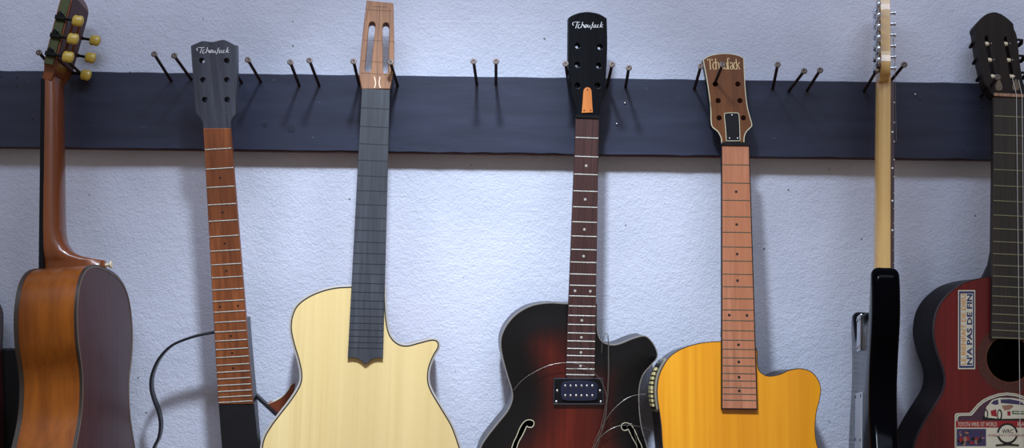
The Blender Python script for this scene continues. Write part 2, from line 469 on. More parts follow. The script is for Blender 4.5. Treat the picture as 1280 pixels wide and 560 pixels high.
for (hp, bp_, lab) in NAILS:
    a = W(*bp_, BD); b = W(*hp, ND); d = (b - a); L = d.length; z = d.normalized()
    q = Vector((0, 0, 1)).rotation_difference(z).to_matrix().to_4x4()
    root = empty('nail', Matrix.Translation(a) @ q, lab, 'nail', 'nails along the navy board')
    if shank_me is None:
        bm = bmesh.new(); lathe((0, 0, -.012), (0, 0, 1), ((0, .0012), (.004, .0026), (.016, .0026), (1.0, .0026)), 14, bm)
        s = link('shank', bm, M_rust, root, 50); shank_me = s.data
        for v in shank_me.vertices:
            if v.co.z > .5: v.co.z = .089
        bm = bmesh.new(); lathe((0, 0, .0885), (0, 0, 1), ((-.0014, .0028), (-.0002, .0050), (.0008, .0053), (.0016, .0050), (.0022, .0030), (.0021, .0022), (.0015, .0016)), 18, bm)
        h = link('nail_head', bm, M_nailhead, root, 50); head_me = h.data
    else:
        for nm, me in (('shank', shank_me), ('nail_head', head_me)):
            o = bpy.data.objects.new(nm, me); COL.objects.link(o); o.parent = root
    k = L / .0885
    for c in root.children: c.scale = (1, 1, k)

# ------------------------------------------------------------------ guitar pieces
def root_of(F, name, label):
    return empty(name, F.M, label, 'guitar')

def logo(F, root, strokes, ox, oy, sx, sy, z, m, wmin, wmax, nib, name='lettering'):
    bm = bmesh.new()
    for st in strokes:
        pts = [F.pl(ox + x * sx, oy + y * sy, z) for x, y in st]
        ribbon(pts, z, wmin, wmax, nib, bm)
    return link(name, bm, m, root)

SCRIPT = [[(165,300),(135,270),(140,235),(180,212),(260,208),(350,215)], [(285,212),(255,290),(225,375)],
 [(355,270),(320,280),(298,320),(300,360),(335,372),(380,340)],
 [(435,205),(420,270),(390,360)], [(400,330),(440,280),(465,290),(470,330),(500,355),(530,320)],
 [(545,275),(515,290),(498,330),(515,358),(550,340),(562,300),(545,275)], [(562,300),(600,290)],
 [(600,285),(588,330),(600,355),(635,335),(655,290)], [(655,290),(650,340),(670,352)],
 [(762,212),(735,245),(715,330),(670,405)], [(705,288),(755,280)],
 [(825,280),(785,290),(765,330),(775,358),(810,340),(830,285)], [(830,285),(822,340),(845,355)],
 [(915,290),(890,285),(870,325),(880,355),(920,345)],
 [(1005,200),(985,260),(950,355)], [(1045,270),(975,315)], [(980,310),(1010,340),(1030,355)]]
SERIF = [[(172,165),(285,165)], [(228,165),(245,400)], [(218,402),(268,402)], [(174,165),(180,195)], [(283,165),(282,200)],
 [(362,262),(335,238),(305,270),(300,330),(320,395),(355,400),(375,375)],
 [(362,150),(378,400)], [(374,260),(410,240),(432,275),(450,400)], [(360,402),(395,402)], [(432,402),(466,402)],
 [(505,240),(475,275),(475,365),(510,400),(545,365),(540,275),(505,240)],
 [(565,250),(575,380),(610,400),(640,365)], [(624,250),(642,400)],
 [(686,162),(660,143),(645,190),(665,400)], [(620,245),(690,245)], [(648,402),(686,402)],
 [(702,270),(730,240),(755,270),(768,400)], [(758,310),(715,340),(715,390),(745,400),(765,370)],
 [(842,262),(815,240),(790,280),(795,370),(825,405),(855,380)],
 [(840,160),(868,400)], [(922,240),(866,322)], [(878,310),(935,402)], [(855,402),(885,402)], [(905,240),(935,240)]]

def fretboard(F, root, nl, nr, el, er, S_px, frets, m, mf, dots=(), m_dot=None, dotr=.003, wire=True, th=.006, end=None, fret_h=.0011, nut=None, fw=.0012, nut_m=None, binding=None):
    """nl..er pixel corners (nut left/right, end left/right) on the face plane z=0; S_px the scale length in pixels down the board"""
    A, B, C_, D = F.pl(*nl), F.pl(*nr), F.pl(*el), F.pl(*er)
    yN = (A[1] + B[1]) / 2; yE = (C_[1] + D[1]) / 2
    per = (yN - yE) / ((el[1] + er[1]) / 2 - (nl[1] + nr[1]) / 2)
    S = S_px * per
    def edge(y):
        t = (yN - y) / (yN - yE); return A[0] + (C_[0] - A[0]) * t, B[0] + (D[0] - B[0]) * t
    out = [A, B, D] + ([F.pl(*p) for p in end] if end else []) + [C_]
    fbo = link('fretboard', slab(ccw(out), 0, -th), m, root)
    bevel(fbo, .0006, 1, 60)
    for k in range(1, frets + 1):
        y = yN - S * (1 - 2 ** (-k / 12.0)); x0, x1 = edge(y); x0 += .0008; x1 -= .0008
        if wire:
            bm = bmesh.new(); n = 5
            R = [[bm.verts.new((x, y + fw * math.cos(math.pi * q / n), fret_h * math.sin(math.pi * q / n) - .0002)) for q in range(n + 1)] for x in (x0, x1)]
            for q in range(n): bm.faces.new((R[0][q], R[0][q + 1], R[1][q + 1], R[1][q]))
            bm.faces.new((R[0][n], R[0][0], R[1][0], R[1][n])); bm.faces.new(R[0]); bm.faces.new(list(reversed(R[1])))
            link('fret', bm, mf, fbo, 60)
        else:
            link('fret_slot', box(x0 - .001, x1 + .001, y - .0007, y + .0007, -.0012, .00012), mf, fbo)
    def yf(k): return yN - S * (1 - 2 ** (-k / 12.0))
    for k in dots:
        y = (yf(k) + yf(k - 1)) / 2; x0, x1 = edge(y); c = (x0 + x1) / 2; w = (x1 - x0)
        for x in ((c,) if k % 12 else (c - w * .28, c + w * .28)):
            link('inlay_dot', lathe((x, y, -.0005), (0, 0, 1), ((0, dotr), (.0007, dotr)), 16), m_dot, fbo)
    if nut:
        link('nut', box(A[0], B[0], yN, yN + nut, -th, .0022), nut_m or M_bone, root)
    return yN, yE, S, edge

def neck(root, stations, m, n=14, name='neck', sm=50, T=None):
    """stations: (y, centre x, half width, depth, z top, flatness)"""
    bm = bmesh.new(); rings = []
    for (y, xc, hw, dp, zt, pw) in stations:
        ring = []
        for k in range(n + 1):
            a = math.pi * k / n; c, s = math.cos(a), math.sin(a)
            ring.append(bm.verts.new((xc - hw * (abs(c) ** pw) * (1 if c > 0 else -1), y, zt - dp * (s ** pw))))
        rings.append(ring)
    for a, b in zip(rings, rings[1:]):
        for k in range(n): bm.faces.new((a[k], a[k + 1], b[k + 1], b[k]))
        bm.faces.new((a[n], a[0], b[0], b[n]))
    bm.faces.new(rings[0]); bm.faces.new(list(reversed(rings[-1])))
    return link(name, bm, m, root, sm, T=T)

def neck_for(F, root, info, y_end, m, heel=.0, th=.006, dep=(.014, .018), inset=.0006, T=None):
    yN, yE, S, edge = info; st = []
    def hw(y):
        a, b = edge(y); return (a + b) / 2, (b - a) / 2 - inset
    K = 14
    for k in range(K + 1):
        t = k / K; y = yN + (y_end - yN) * t; c, h = hw(y)
        d = dep[0] + (dep[1] - dep[0]) * t
        if heel:
            u = max(0, (t - .86) / .14); d += (heel - d) * u ** 1.6
        st.append((y, c, h, d, -th, .8))
    return neck(root, st, m, T=T)

def body(F, root, outl, depth, m_top, m_side, m_back, holes=(), zt=-.006, arch=0, burst=False, bind=.0025, m_bind=None, m_line=None, grid=0, bout=.0007):
    """outl: dense local outline of the face; soundboard, rim, back, binding and purfling are parts"""
    out = ccw(outl)
    zf = (lambda p: arch * (1 - math.exp(-(dist_edge(p, out) / .035) ** 2))) if arch else None
    bm = slab(out, zt, zt - .0025, holes, grid, zf)
    bm.verts.ensure_lookup_table()
    if burst:
        ly = bm.verts.layers.float.new('burst')
        for v in bm.verts:
            d = dist_edge((v.co.x, v.co.y), out); t = max(0, min(1, (d - .03) / .075)); v[ly] = t * t * (3 - 2 * t)
    top = link('soundboard', bm, m_top, root, 40)
    link('rim', sweep(out, ((-.0004, zt - .0012), (-.0004, zt - depth))), m_side, root, 60)
    nn = normals(out)
    bk = [(p[0] - n.x * .0004, p[1] - n.y * .0004) for p, n in zip(out, nn)]
    link('back_plate', slab(bk, zt - depth + .003, zt - depth, (), .05, lambda p: -.006 * (1 - math.exp(-(dist_edge(p, out) / .05) ** 2)) if depth > .06 else 0), m_back, root, 40)
    if m_bind:
        link('binding', sweep(out, ((-bind, zt + .0003), (bout, zt + .0003 - (bout - .0007) * .5), (bout, zt - .006), (-.001, zt - .006))), m_bind, root, 60)
    if m_line:
        link('purfling', sweep(out, ((-bind - .0016, zt + .0004), (-bind + .0002, zt + .0004), (-bind + .0002, zt - .0008), (-bind - .0016, zt - .0008))), m_line, root, 60)
    return top, zf

# ================================================================== guitar: black travel guitar with frame
F = Frame((271, 160, .120), (297, 505, .092))
g = root_of(F, 'travel_guitar', 'slim black body guitar with curved bar frame, black six-hole headstock and reddish fretboard')
hz = -.003
ho = F.pls([(238.5,57.3,1),(246,54),(254,51.3),(265.7,52.4),(278.6,49.8),(286,52.5),(293.5,56.8),(295.4,60),(295.5,100),(294.8,142,1),(288.9,150.5),(287.9,160.5,1),(253.8,160.5,1),(252.9,151.5),(244.4,139.5,1),(242.2,106),(240,80)], hz)
holes = [circle(F.pl(x, y, hz), .0048) for x, y in ((252.2,75.9),(283.2,75.9),(253.8,100),(283.5,100),(255.9,124.7),(283.8,124.7))]
hs = link('headstock', drilled(ccw(smooth(ho, 5)), hz, .014, holes), W_blackh, g)
bevel(hs, .001, 2)
logo(F, g, SCRIPT, 240, 50, 1/22.4, 1/22.4, hz + .0003, M_white, .0004, .0011, math.radians(20))
info = fretboard(F, g, (254,160.3), (288,160.3), (272.8,505.5), (316.3,505), 456, 24, W_palis, M_fret, (3,5,7,9,12,15,17,19), M_dot_dark, .0018)
neck_for(F, g, info, F.pl(300, 425)[1], wood('brown_neck', (70, 40, 26), (92, 54, 34), (80, 4, 60), .35, .4), dep=(.012, .016))
bz = -.005
bo = F.pls([(268.5,400,1),(308,398.5,1),(311.2,440),(316.6,500),(321.4,560),(327.6,638),(326,648),(290,650),(285,640),(277.5,560),(273.2,500),(270.4,440)], bz)
b_ = link('center_body', slab(ccw(smooth(bo, 5)), bz, bz - .026), mat('black_body_paint', (9, 10, 14), .35, 0, .3, .15), g)
bevel(b_, .002, 2)
x0, y0 = F.pl(273.2, 507); x1, _ = F.pl(317.5, 507)
link('lower_cover', slab(ccw(F.pls([(273.2,506.3),(316.6,505.8),(322,560),(327.5,636),(285,637),(277.8,560)], 0)), -.0005, -.006), mat('matte_black', (11, 12, 16), .6), g)
def bar(pts, zc, h, w, name, m):
    """flat bar following pixels, w in the picture, h front to back"""
    P = smooth([F.pl(x, y, zc) for x, y in pts], 8, False); bm = bmesh.new(); R = []
    for i, p in enumerate(P):
        t = Vector(P[min(i + 1, len(P) - 1)]) - Vector(P[max(0, i - 1)]); t.normalize(); s = Vector((-t.y, t.x)) * w / 2
        a = Vector(p) + s; b = Vector(p) - s
        R.append([bm.verts.new((q.x, q.y, zc + z)) for q, z in ((a, h/2), (b, h/2), (b, -h/2), (a, -h/2))])
    for a, b in zip(R, R[1:]):
        for k in range(4): bm.faces.new((a[k], a[(k + 1) % 4], b[(k + 1) % 4], b[k]))
    bm.faces.new(R[0]); bm.faces.new(list(reversed(R[-1])))
    o = link(name, bm, m, g, 50); bevel(o, .0012, 2, 60); return o
M_bar = mat('dark_grey_bar', (40, 41, 46), .38, .3, .2)
bar([(274,414.5),(262,416.2),(241,421),(216.4,431),(200.4,447),(191.5,466),(189.5,482),(192.5,497),(198.8,514),(201.4,530),(199.3,546),(193,560),(189,580),(187,610),(194,640),(215,662),(250,672),(285,664),(293,645)], -.024, .014, .0042, 'side_bar', M_bar)
bar([(312,486),(318,492),(332,505),(345,517),(347.5,519.5)], -.0315, .010, .0052, 'side_bar', M_bar)
wd = F.pls([(334.5,504.5),(344,501.5),(354,495.5),(361,488),(365,480.5),(368,482),(363,499),(350.5,515),(346,517)], -.034)
o = link('wood_bracket', slab(ccw(smooth(wd, 4)), -.034, -.043), wood('red_brown_block', (112, 52, 32), (136, 66, 40), (60, 8, 60), .4, .2), g, label='small red-brown curved wooden piece'); bevel(o, .001)
bar([(334.5,504.5),(344,501),(354,495),(361,487.3),(365,480)], -.0385, .010, .0016, 'bracket_edge', M_cream)

# ================================================================== guitar: unfinished spruce cutaway
F = Frame((469.5, 111, .098), (456.7, 450, .137), yaw=8)
g = root_of(F, 'acoustic_guitar', 'unfinished acoustic guitar with pale spruce top, cutaway horn and raw slotted headstock')
tilt = Matrix.Translation((0, 0, -.001)) @ Matrix.Rotation(math.radians(-7), 4, 'X')
FH = F.sub(tilt)
ho = FH.pls([(458.3,0.4,1),(491.8,3.8,1),(492.6,43),(492.4,78),(490.5,96),(487.4,111,1),(452.3,111,1),(450.5,102),(448.6,93,1),(453,45)])
def slot_px(a, b, w1, w2):
    (x1, y1), (x2, y2) = a, b
    return [(x1 - w1, y1 + 4), (x1 - w1 * .7, y1 + 1), (x1, y1), (x1 + w1 * .7, y1 + 1), (x1 + w1, y1 + 4), (x2 + w2, y2 - 3), (x2 + w2 * .7, y2), (x2 - w2 * .7, y2), (x2 - w2, y2 - 3)]
sl = [FH.pls(slot_px((465.2, 27), (460, 89.5), 4.2, 4)), FH.pls(slot_px((482.5, 28), (482, 91.5), 4.2, 3.4))]
hs = link('headstock', slab(ccw(smooth(ho, 3)), 0, -.018, [ccw(s) for s in sl]), W_rough, g, T=tilt)
bevel(hs, .0007, 1, 50)
bm = bmesh.new()
for a, b in (((466, 8), (484, 9)), ((452.5,76),(490,79)), ((451,91),(491,94)), ((475,4),(472,60)), ((472,60),(471,110)), ((462,2),(458,26)), ((487,10),(486,108)), ((454,50),(493,52)), ((458,12),(490,14))):
    ribbon([FH.pl(*a), FH.pl(*b)], .0003, .0004, .0006, .3, bm)
link('pencil_marks', bm, M_pencil, g, T=tilt)
bm = bmesh.new()
for a, b, c in (((468,96),(469.5,104),(468,110)), ((475,96),(474,104),(475.5,110))):
    ribbon([FH.pl(*a), FH.pl(*b), FH.pl(*c)], .0004, .0012, .0018, .3, bm)
link('glue_streak', bm, mat('pale_glue', (214, 186, 150), .4), g, T=tilt)
info = fretboard(F, g, (452.3,110.8), (487.4,112), (434.6,448), (478.8,448), 441, 23, W_ebony, M_slot, wire=False,
                 end=[(474,447.2),(468,448),(463,450.8),(460,453.5),(456.9,455.2),(454,453),(450.5,450),(446,447.6),(440,447)])
neck_for(F, g, info, F.pl(460, 352)[1], W_mahog, heel=.05, dep=(.013, .016))
bz = -.006
bo = F.pls([(481,357.7,1),(438.6,357.7),(414.3,359.8),(390.7,367.5),(373,379.3),(365.2,393),(363,410.7),(366.8,430.3),(372.7,450),(376,467.6),(373.9,481.4),(363.2,499),(349.5,516.7),(337.7,532.5),(328.9,549),(326,570),(326,600),(329,640),(348,685),(385,712),(440,722),(500,716),(548,692),(577,655),(585,615),(583,585),(575.3,560),(565.5,532.5),(551.7,508.9),(540,489),(535.7,475.5),(536.8,459.8),(542.5,445),(548.6,434.3),(547.5,426.5),(540,423.8),(524.2,427.5),(508.5,431.3),(496.8,428.4),(487.6,418),(483.4,400),(481.6,375)], bz)
top, _ = body(F, g, smooth(bo, 5), .088, W_spruce, W_mahog, W_mahog, bind=.0009, m_bind=mat('grey_binding', (172, 164, 154), .4), m_line=M_slot, bout=.0022)

# ================================================================== guitar: archtop sunburst
F = Frame((734.5, 145, .086), (725.5, 470, .096), yaw=5)
g = root_of(F, 'archtop_guitar', 'dark red sunburst archtop guitar with jet black headstock, f-holes, pickup and loose strings')
hz = -.003
ho = F.pls([(710.6,22,1),(717,18.3),(727,15.4),(737,14.9),(748.6,17.2),(758.6,22.8,1),(759.2,57),(757.6,94),(755,119),(750.4,131.4),(749.2,146,1),(720.3,146,1),(719.5,134),(715.2,121),(711.5,106),(710.3,86),(710.2,57)], hz)
holes = [circle(F.pl(x, y, hz), .0046) for x, y in ((722,57.2),(750,58.6),(721.7,81),(748.2,82.2),(722,107),(747,107))]
hs = link('headstock', drilled(ccw(smooth(ho, 5)), hz, .014, holes), W_jet, g); bevel(hs, .001, 2)
sx = (753.9 - 715.8) / (1045 - 135); sy = (36.7 - 27.1) / 205
logo(F, g, SCRIPT, 715.8 - 135 * sx, 27.1 - 200 * sy, sx, sy, hz + .0003, M_white, .0004, .0011, math.radians(20))
tc = F.pls([(729.4,114),(731.4,110.2),(734.4,109),(737.4,110.2),(739.3,114),(740,126),(741,140.4,1),(727.2,141,1),(728.5,126)], hz + .0018)
cov = link('truss_rod_cover', slab(ccw(smooth(tc, 4)), hz + .0018, hz - .0002), wood('orange_plastic', (196, 112, 50), (216, 132, 66), (80, 5, 60), .4, .2), g, label='orange truss rod cover')
for x, y in ((734.2,112.4),(730,138),(738,138)):
    q = F.pl(x, y, hz); link('screw', lathe((q[0], q[1], hz + .0016), (0, 0, 1), ((0, .0013), (.0007, .0011), (.0009, .0005)), 10), M_dot_dark, cov)
info = fretboard(F, g, (719.8,147.5), (748.9,147.5), (707,470), (743.6,470.5), 446.6, 22, W_rosew, M_fret, (3,5,7,9,12,15,17,19,21), M_dot, .0022, end=[(741,472.5),(733,474.6),(725.5,475.2),(717,474.6),(709.5,472.3)], nut=.0045, nut_m=M_satin)
neck_for(F, g, info, F.pl(727, 392)[1], W_jet, heel=.045, dep=(.013, .017))
bz = -.012
bo = F.pls([(745.8,407,1),(746,379.8,1),(709.6,379.6),(686.4,378.6),(665,382),(647,391.5),(634.4,404.8),(627.3,419),(626,433),(629,450),(634.6,470.7),(639.6,486.8),(640.4,499),(634.6,513.6),(620.4,531.4),(607.9,547.5),(600,562),(594,590),(594,630),(606,665),(632,692),(680,708),(725,712),(770,707),(800,688),(812,660),(815,625),(813,590),(809,560),(802,535),(799,510),(799,485),(804,468),(814,456),(821.5,446),(819,434),(811.5,423.5),(804,420),(790,423.6),(775.7,429.4),(765,431.2),(754.5,428),(748.6,420.7)], bz)
out = ccw(smooth(bo, 5))
def fhole(mirror):
    P = [(662.7,524.4),(666.2,526.2),(666.6,530),(664,533),(660.5,533),(658,532),(655.5,537),(652,544),(648,551),(645,560),(642.5,575),(641,590),(641,602),(643,606),(643,611),(639,613.5),(634.5,611),(634,605),(634.5,590),(636,575),(638.5,563),(642,552),(645.5,545),(649.5,535),(654,528),(658,525)]
    return [F.pl((1443 - x if mirror else x), y + (4 if mirror else 0), bz) for x, y in P]
fh = [ccw(smooth(fhole(k), 3)) for k in (False, True)]
top, zf = body(F, g, out, .062, W_burst, W_darkside, W_darkside, holes=fh, zt=bz, arch=.007, burst=True, bind=.0009, m_bind=mat('grey_cream_edge', (128, 120, 112), .35), grid=.011)
for h in fh: link('f_hole_binding', sweep(h, ((-.0002, bz - .001), (.0010, bz - .001), (.0010, bz + .0004), (-.0002, bz + .0004)), zf=zf), M_cream, g)
# pickup
pk = link('pickup', slab(ccw(F.pls([(692.5,472.8),(753.5,472.8),(754.5,505.2),(691.8,505.2)], bz + .013)), bz + .012, bz + .004), M_satin, g, label='black twin-row pickup'); bevel(pk, .0012, 2)
link('pickup_ring', sweep(ccw(F.pls([(692.5,472.8),(753.5,472.8),(754.5,505.2),(691.8,505.2)], bz + .0125)), ((-.0012, bz + .0122), (.0002, bz + .0122), (.0002, bz + .011), (-.0012, bz + .011))), mat('worn_grey', (70, 72, 80), .4), pk)
co = smooth(F.pls([(706,477.6),(724,475.8),(742,477.6),(746.6,481),(747,489),(746.5,497),(742,500.2),(724,501),(706,500.2),(701.6,497),(701,489),(701.6,481)], bz + .015), 4)
o = link('coil_cover', slab(ccw(co), bz + .015, bz + .010), mat('blue_black', (26, 30, 52), .3, 0, .4), pk); bevel(o, .0015, 2)
for yy in (482.6, 494.8):
    for i in range(6):
        q = F.pl(706.8 + i * 6.8, yy, bz + .016); link('pole_piece', lathe((q[0], q[1], bz + .0145), (0, 0, 1), ((0, .0022), (.0012, .0022), (.0018, .0014)), 12), M_metal, pk)
for x, y in ((696.8,488.7),(750.3,488.7),(695.6,502.4),(751.3,502.4)):
    q = F.pl(x, y, bz + .0135); link('screw', lathe((q[0], q[1], bz + .0118), (0, 0, 1), ((0, .0024), (.0008, .0022), (.0015, .001)), 12), M_metal, pk)
# loose strings
def loose(pts, z0, z1, r=.0005):
    P = smooth([p[:2] for p in pts], 10, False); n = len(P); Q = []
    for i, p in enumerate(P):
        z = z0 + (z1 - z0) * i / (n - 1) + .004 * math.sin(math.pi * i / (n - 1)); q = F.pl(p[0], p[1], z); Q.append((q[0], q[1], z))
    link('string', tube(Q, r, 6), M_wire, g, 80)
loose([(641.8,487.9),(650,478),(661.4,469),(682.9,458),(704,453.6),(725.7,455.7),(743.6,467),(754,481.4),(758.5,503),(755,531.4),(743.6,558),(735,580)], .002, .004)
loose([(752,441),(753,428),(755.5,419),(758,416.8),(760.5,421),(761,442),(761.2,467),(759,503),(752,540),(741,575)], -.002, .003)
loose([(757.6,417),(760,425),(760.4,450),(759.8,480),(756,512),(748,545),(738,578)], .001, .001)
loose([(741,556),(748,541),(757.9,524),(768.6,510),(786.4,496.5),(807.9,492)], .001, -.003)
loose([(738,562),(743.6,556),(754,543),(768.6,534),(782.9,531.4),(800.7,533.5),(815,538.6)], .002, -.003)
loose([(783,534),(790,530),(794,545),(797,560),(799,575)], .001, -.002)

# ================================================================== guitar: amber cutaway electro-acoustic
F = Frame((919, 181, .074), (924, 510, .138))
g = root_of(F, 'electro_acoustic_guitar', 'amber yellow cutaway acoustic guitar with brown headstock and black rod cover')
hz = -.003
ho = F.pls([(878.8,74.5,1),(885,70.6),(893,68.2),(907,66.8),(921.4,68.8),(929.6,72.4,1),(930.6,92.9),(932,115.7),(934.6,135.7),(939.8,155),(938,159.5),(932.9,164.8),(930.5,171),(930,179,1),(902,179,1),(901.2,172),(897,164.3),(890.4,158.5),(888.6,150),(888.4,138.6),(886.4,118.6),(882.9,95.7)], hz)
holes = [circle(F.pl(x, y, hz), .0046) for x, y in ((894.2,105),(922.3,105),(897.7,125.7),(924.9,125.7),(899,147.3),(929.2,147.3))]
dn = ccw(smooth(ho, 5))
hs = link('headstock', drilled(dn, hz, .015, holes), [W_brownh], g)
link('headstock_binding', sweep(dn, ((-.0010, hz + .0003), (.0004, hz + .0003), (.0004, hz - .002), (-.0010, hz - .002))), M_cream, g)
link('headstock_edge', sweep(dn, ((-.0002, hz - .002), (.0003, hz - .002), (.0003, hz - .0145), (-.0002, hz - .0145))), M_satin, g)
logo(F, g, SERIF, 875, 65, 1/18.67, 1/18.67, hz + .0003, M_gold, .0004, .0014, 0)
cv = ccw(smooth(F.pls([(905.6,144),(908,141.4),(921,141.2),(923.6,144),(924.6,160),(925,176,1),(908,176,1),(907,160)], hz + .002), 4))
cov = link('truss_rod_cover', slab(cv, hz + .002, hz - .0002), M_satin, g, label='black truss rod cover with pale rim')
link('cover_rim', sweep(cv, ((-.0005, hz + .0021), (.0006, hz + .0021), (.0006, hz + .0005), (-.0005, hz + .0005))), M_cream, cov)
for x, y in ((915,144),(912,173),(922,173)):
    q = F.pl(x, y, hz + .002); link('screw', lathe((q[0], q[1], hz + .0018), (0, 0, 1), ((0, .0014), (.0008, .0012), (.001, .0005)), 10), M_metal, cov)
info = fretboard(F, g, (902.6,182), (936,182), (902.8,510.6), (946,511), 443, 22, W_maple_t, mat('greenish_fret', (84, 88, 70), .4, .5), (3,5,7,9,12,15,17,19,21), M_dot_dark, .0023, nut=.0055, nut_m=M_satin, fret_h=.0007, fw=.0009)
yN, yE, S, edge = info
a0, b0 = edge(yN); a1, b1 = edge(yE)
for pts in ([(a0 - .0012, yN), (a0 + .0003, yN), (a1 + .0003, yE), (a1 - .0012, yE)], [(b0 - .0003, yN), (b0 + .0012, yN), (b1 + .0012, yE), (b1 - .0003, yE)], [(a1 - .0012, yE + .0003), (b1 + .0012, yE + .0003), (b1 + .0012, yE - .0014), (a1 - .0012, yE - .0014)]):
    link('fretboard_binding', slab(ccw(pts), .0002, -.006), M_satin, g)
neck_for(F, g, info, F.pl(924, 420)[1], mat('dark_neck_lacquer', (34, 26, 26), .3, 0, .4), heel=.05, dep=(.013, .018))
bz = -.006
bo = F.pls([(946.6,440,1),(941,427,1),(901.4,427),(885.7,427.7),(868.6,430.6),(851.4,436.6),(837.5,446),(828.8,458.6),(823.7,471.4),(821.8,485.7),(822.3,500),(825,517),(827,534),(828,551),(830,575),(831,600),(832,640),(846,685),(880,715),(925,722),(985,715),(1025,690),(1042,655),(1042,615),(1032,585),(1022.5,561),(1019.2,547),(1018.6,531.4),(1020.4,514.3),(1024,500),(1025.7,485.7),(1021.6,473.5),(1012.9,464.4),(1000,460.9),(985.7,463.2),(974.3,468.2),(960,470.2),(949.5,464.5),(946.6,454)], bz)
out5 = ccw(smooth(bo, 5))
body(F, g, out5, .098, W_amber, W_darkside, W_darkside, bind=.0004, m_bind=mat('thin_dark_edge', (60, 52, 46), .4))
# preamp panel let into the left rim, between (829,450) and (818,512)
def on_rim(y0, y1, za, zb, lift):
    """patch following the left rim of the body between two heights"""
    left = sorted([p for p in out5 if p[0] < F.pl(900, 470, bz)[0] and p[1] > F.pl(822, 560, bz)[1]], key=lambda p: p[1])
    def xr(y):
        for a, b in zip(left, left[1:]):
            if a[1] <= y <= b[1]: return a[0] + (b[0] - a[0]) * (y - a[1]) / (b[1] - a[1] + 1e-9)
        return left[-1][0]
    n = max(3, int(abs(y0 - y1) / .002)); bm = bmesh.new(); R = []
    for k in range(n + 1):
        y = y0 + (y1 - y0) * k / n; e = min(k, n - k); sh = -.005 if e == 0 else -.0015 if e == 1 and n > 5 else 0
        if n < 6: sh = 0
        dx = (xr(y + .002) - xr(y - .002)) / .004; L_ = math.hypot(1, dx); nx, ny = -1 / L_, dx / L_
        R.append([bm.verts.new((xr(y) + nx * l, y + ny * l, z)) for l, z in ((-.0005, za + sh), (lift, za + sh), (lift, zb - sh), (-.0005, zb - sh))])
    for a, b in zip(R, R[1:]):
        for k in range(4): bm.faces.new((a[k], a[(k + 1) % 4], b[(k + 1) % 4], b[k]))
    bm.faces.new(R[0]); bm.faces.new(list(reversed(R[-1]))); return bm
Y = lambda py: F.pl(822, py, bz - .04)[1]
pp = link('preamp_panel', on_rim(Y(449), Y(514), bz - .010, bz - .086, .0030), mat('bronze_grey_panel', (150, 140, 122), .4, .2), g, 60, 'slim control panel with pale sliders')
link('panel_face', on_rim(Y(451), Y(511), bz - .018, bz - .078, .0034), M_black, pp, 60)
for i in range(9):
    py = 461 + i * 5.4
    link('slider', on_rim(Y(py), Y(py + (3.4 if i != 4 else 4.6)), bz - .034, bz - .070, .0055), mat('pale_slider', (224, 208, 150), .4) if i == 0 else bpy.data.materials['pale_slider'], pp, 60)

# ================================================================== guitar: old red classical with stickers
F = Frame((1262, 121, .088), (1262.5, 450, .132), yaw=0)
g = root_of(F, 'classical_guitar', 'old dark red classical guitar with stickers and slotted headstock at right edge')
tilt = Matrix.Rotation(math.radians(-10), 4, 'X'); FH = F.sub(tilt)
ho = FH.pls([(1218,33),(1224.5,24.5),(1233,17.8),(1243,15.2),(1252,18),(1260,23.5),(1266.5,29.5,1),(1267.8,36.8),(1270.5,43),(1272.4,55),(1275,80),(1279,104),(1281.5,120,1),(1242,120,1),(1239,116.5),(1235,109),(1231.5,104.4),(1224.7,74.4),(1220.4,48.6),(1219.4,40)])
sl = [FH.pls(slot_px((1233, 44), (1242, 100), 2.3, 2.6)), FH.pls(slot_px((1257, 45), (1265.5, 100), 2.1, 2.6))]
hs = link('headstock', slab(ccw(smooth(ho, 4)), 0, -.019, [ccw(s) for s in sl]), W_aged, g, T=tilt); bevel(hs, .0012, 2, 50)
for cx, cy, s in ((1236.5,54,-1),(1240,74.2,-1),(1244,94.8,-1),(1260,54,1),(1263.3,74.4,1),(1265.8,94.8,1)):
    q = FH.pl(cx, cy)
    link('string_post', lathe((q[0] - .0065, q[1], -.004), (1, 0, 0), ((0, .0034), (.003, .0042), (.0065, .0034), (.010, .0042), (.013, .0036)), 14), M_bone, g, 50, 'cream string roller', T=tilt)
for (kx, ky) in ((1217,52),(1221,72.5),(1225.5,94)):
    q = FH.pl(kx, ky, -.010)
    tn = link('tuner', tube([(q[0] + .014, q[1], -.010), (q[0] + .004, q[1], -.010), (q[0], q[1], -.011), (q[0] - .001, q[1] - .003, -.016), (q[0], q[1] - .004, -.024)], [.0022, .0022, .0026, .0028, .0030], 8), M_satin, g, 60, T=tilt)
for (kx, ky) in ((1277.5,50),(1280,70),(1283,91)):
    q = FH.pl(kx, ky, -.010)
    link('tuner', tube([(q[0] - .014, q[1], -.010), (q[0] - .004, q[1], -.010), (q[0], q[1], -.011), (q[0] + .001, q[1] - .003, -.016), (q[0], q[1] - .004, -.024)], [.0022, .0022, .0030, .0036, .0034], 8), M_satin, g, 60, T=tilt)
for cx in (1248.5, 1269.5):
    q = [FH.pl(cx - 1.2, 100), FH.pl(cx + 1.2, 100), FH.pl(cx + 4.5, 109), FH.pl(cx + 2.5, 113), FH.pl(cx - 2.5, 113), FH.pl(cx - 4.5, 109)]
    link('carved_leaf', slab(ccw(smooth(q, 3)), .0006, -.0002), mat('worn_tan', (96, 80, 60), .5), g, T=tilt)
info = fretboard(F, g, (1242.3,121), (1281.6,121), (1239.2,424), (1286,424), 453, 19, W_board_dk, M_fret_dull, nut=.005, fret_h=.0012, nut_m=wood('worn_bone', (120, 66, 44), (196, 160, 130), (300, 60, 40), .5))
neck_for(F, g, info, F.pl(1262, 347)[1], W_aged, heel=.07, dep=(.015, .019))
bz = -.007
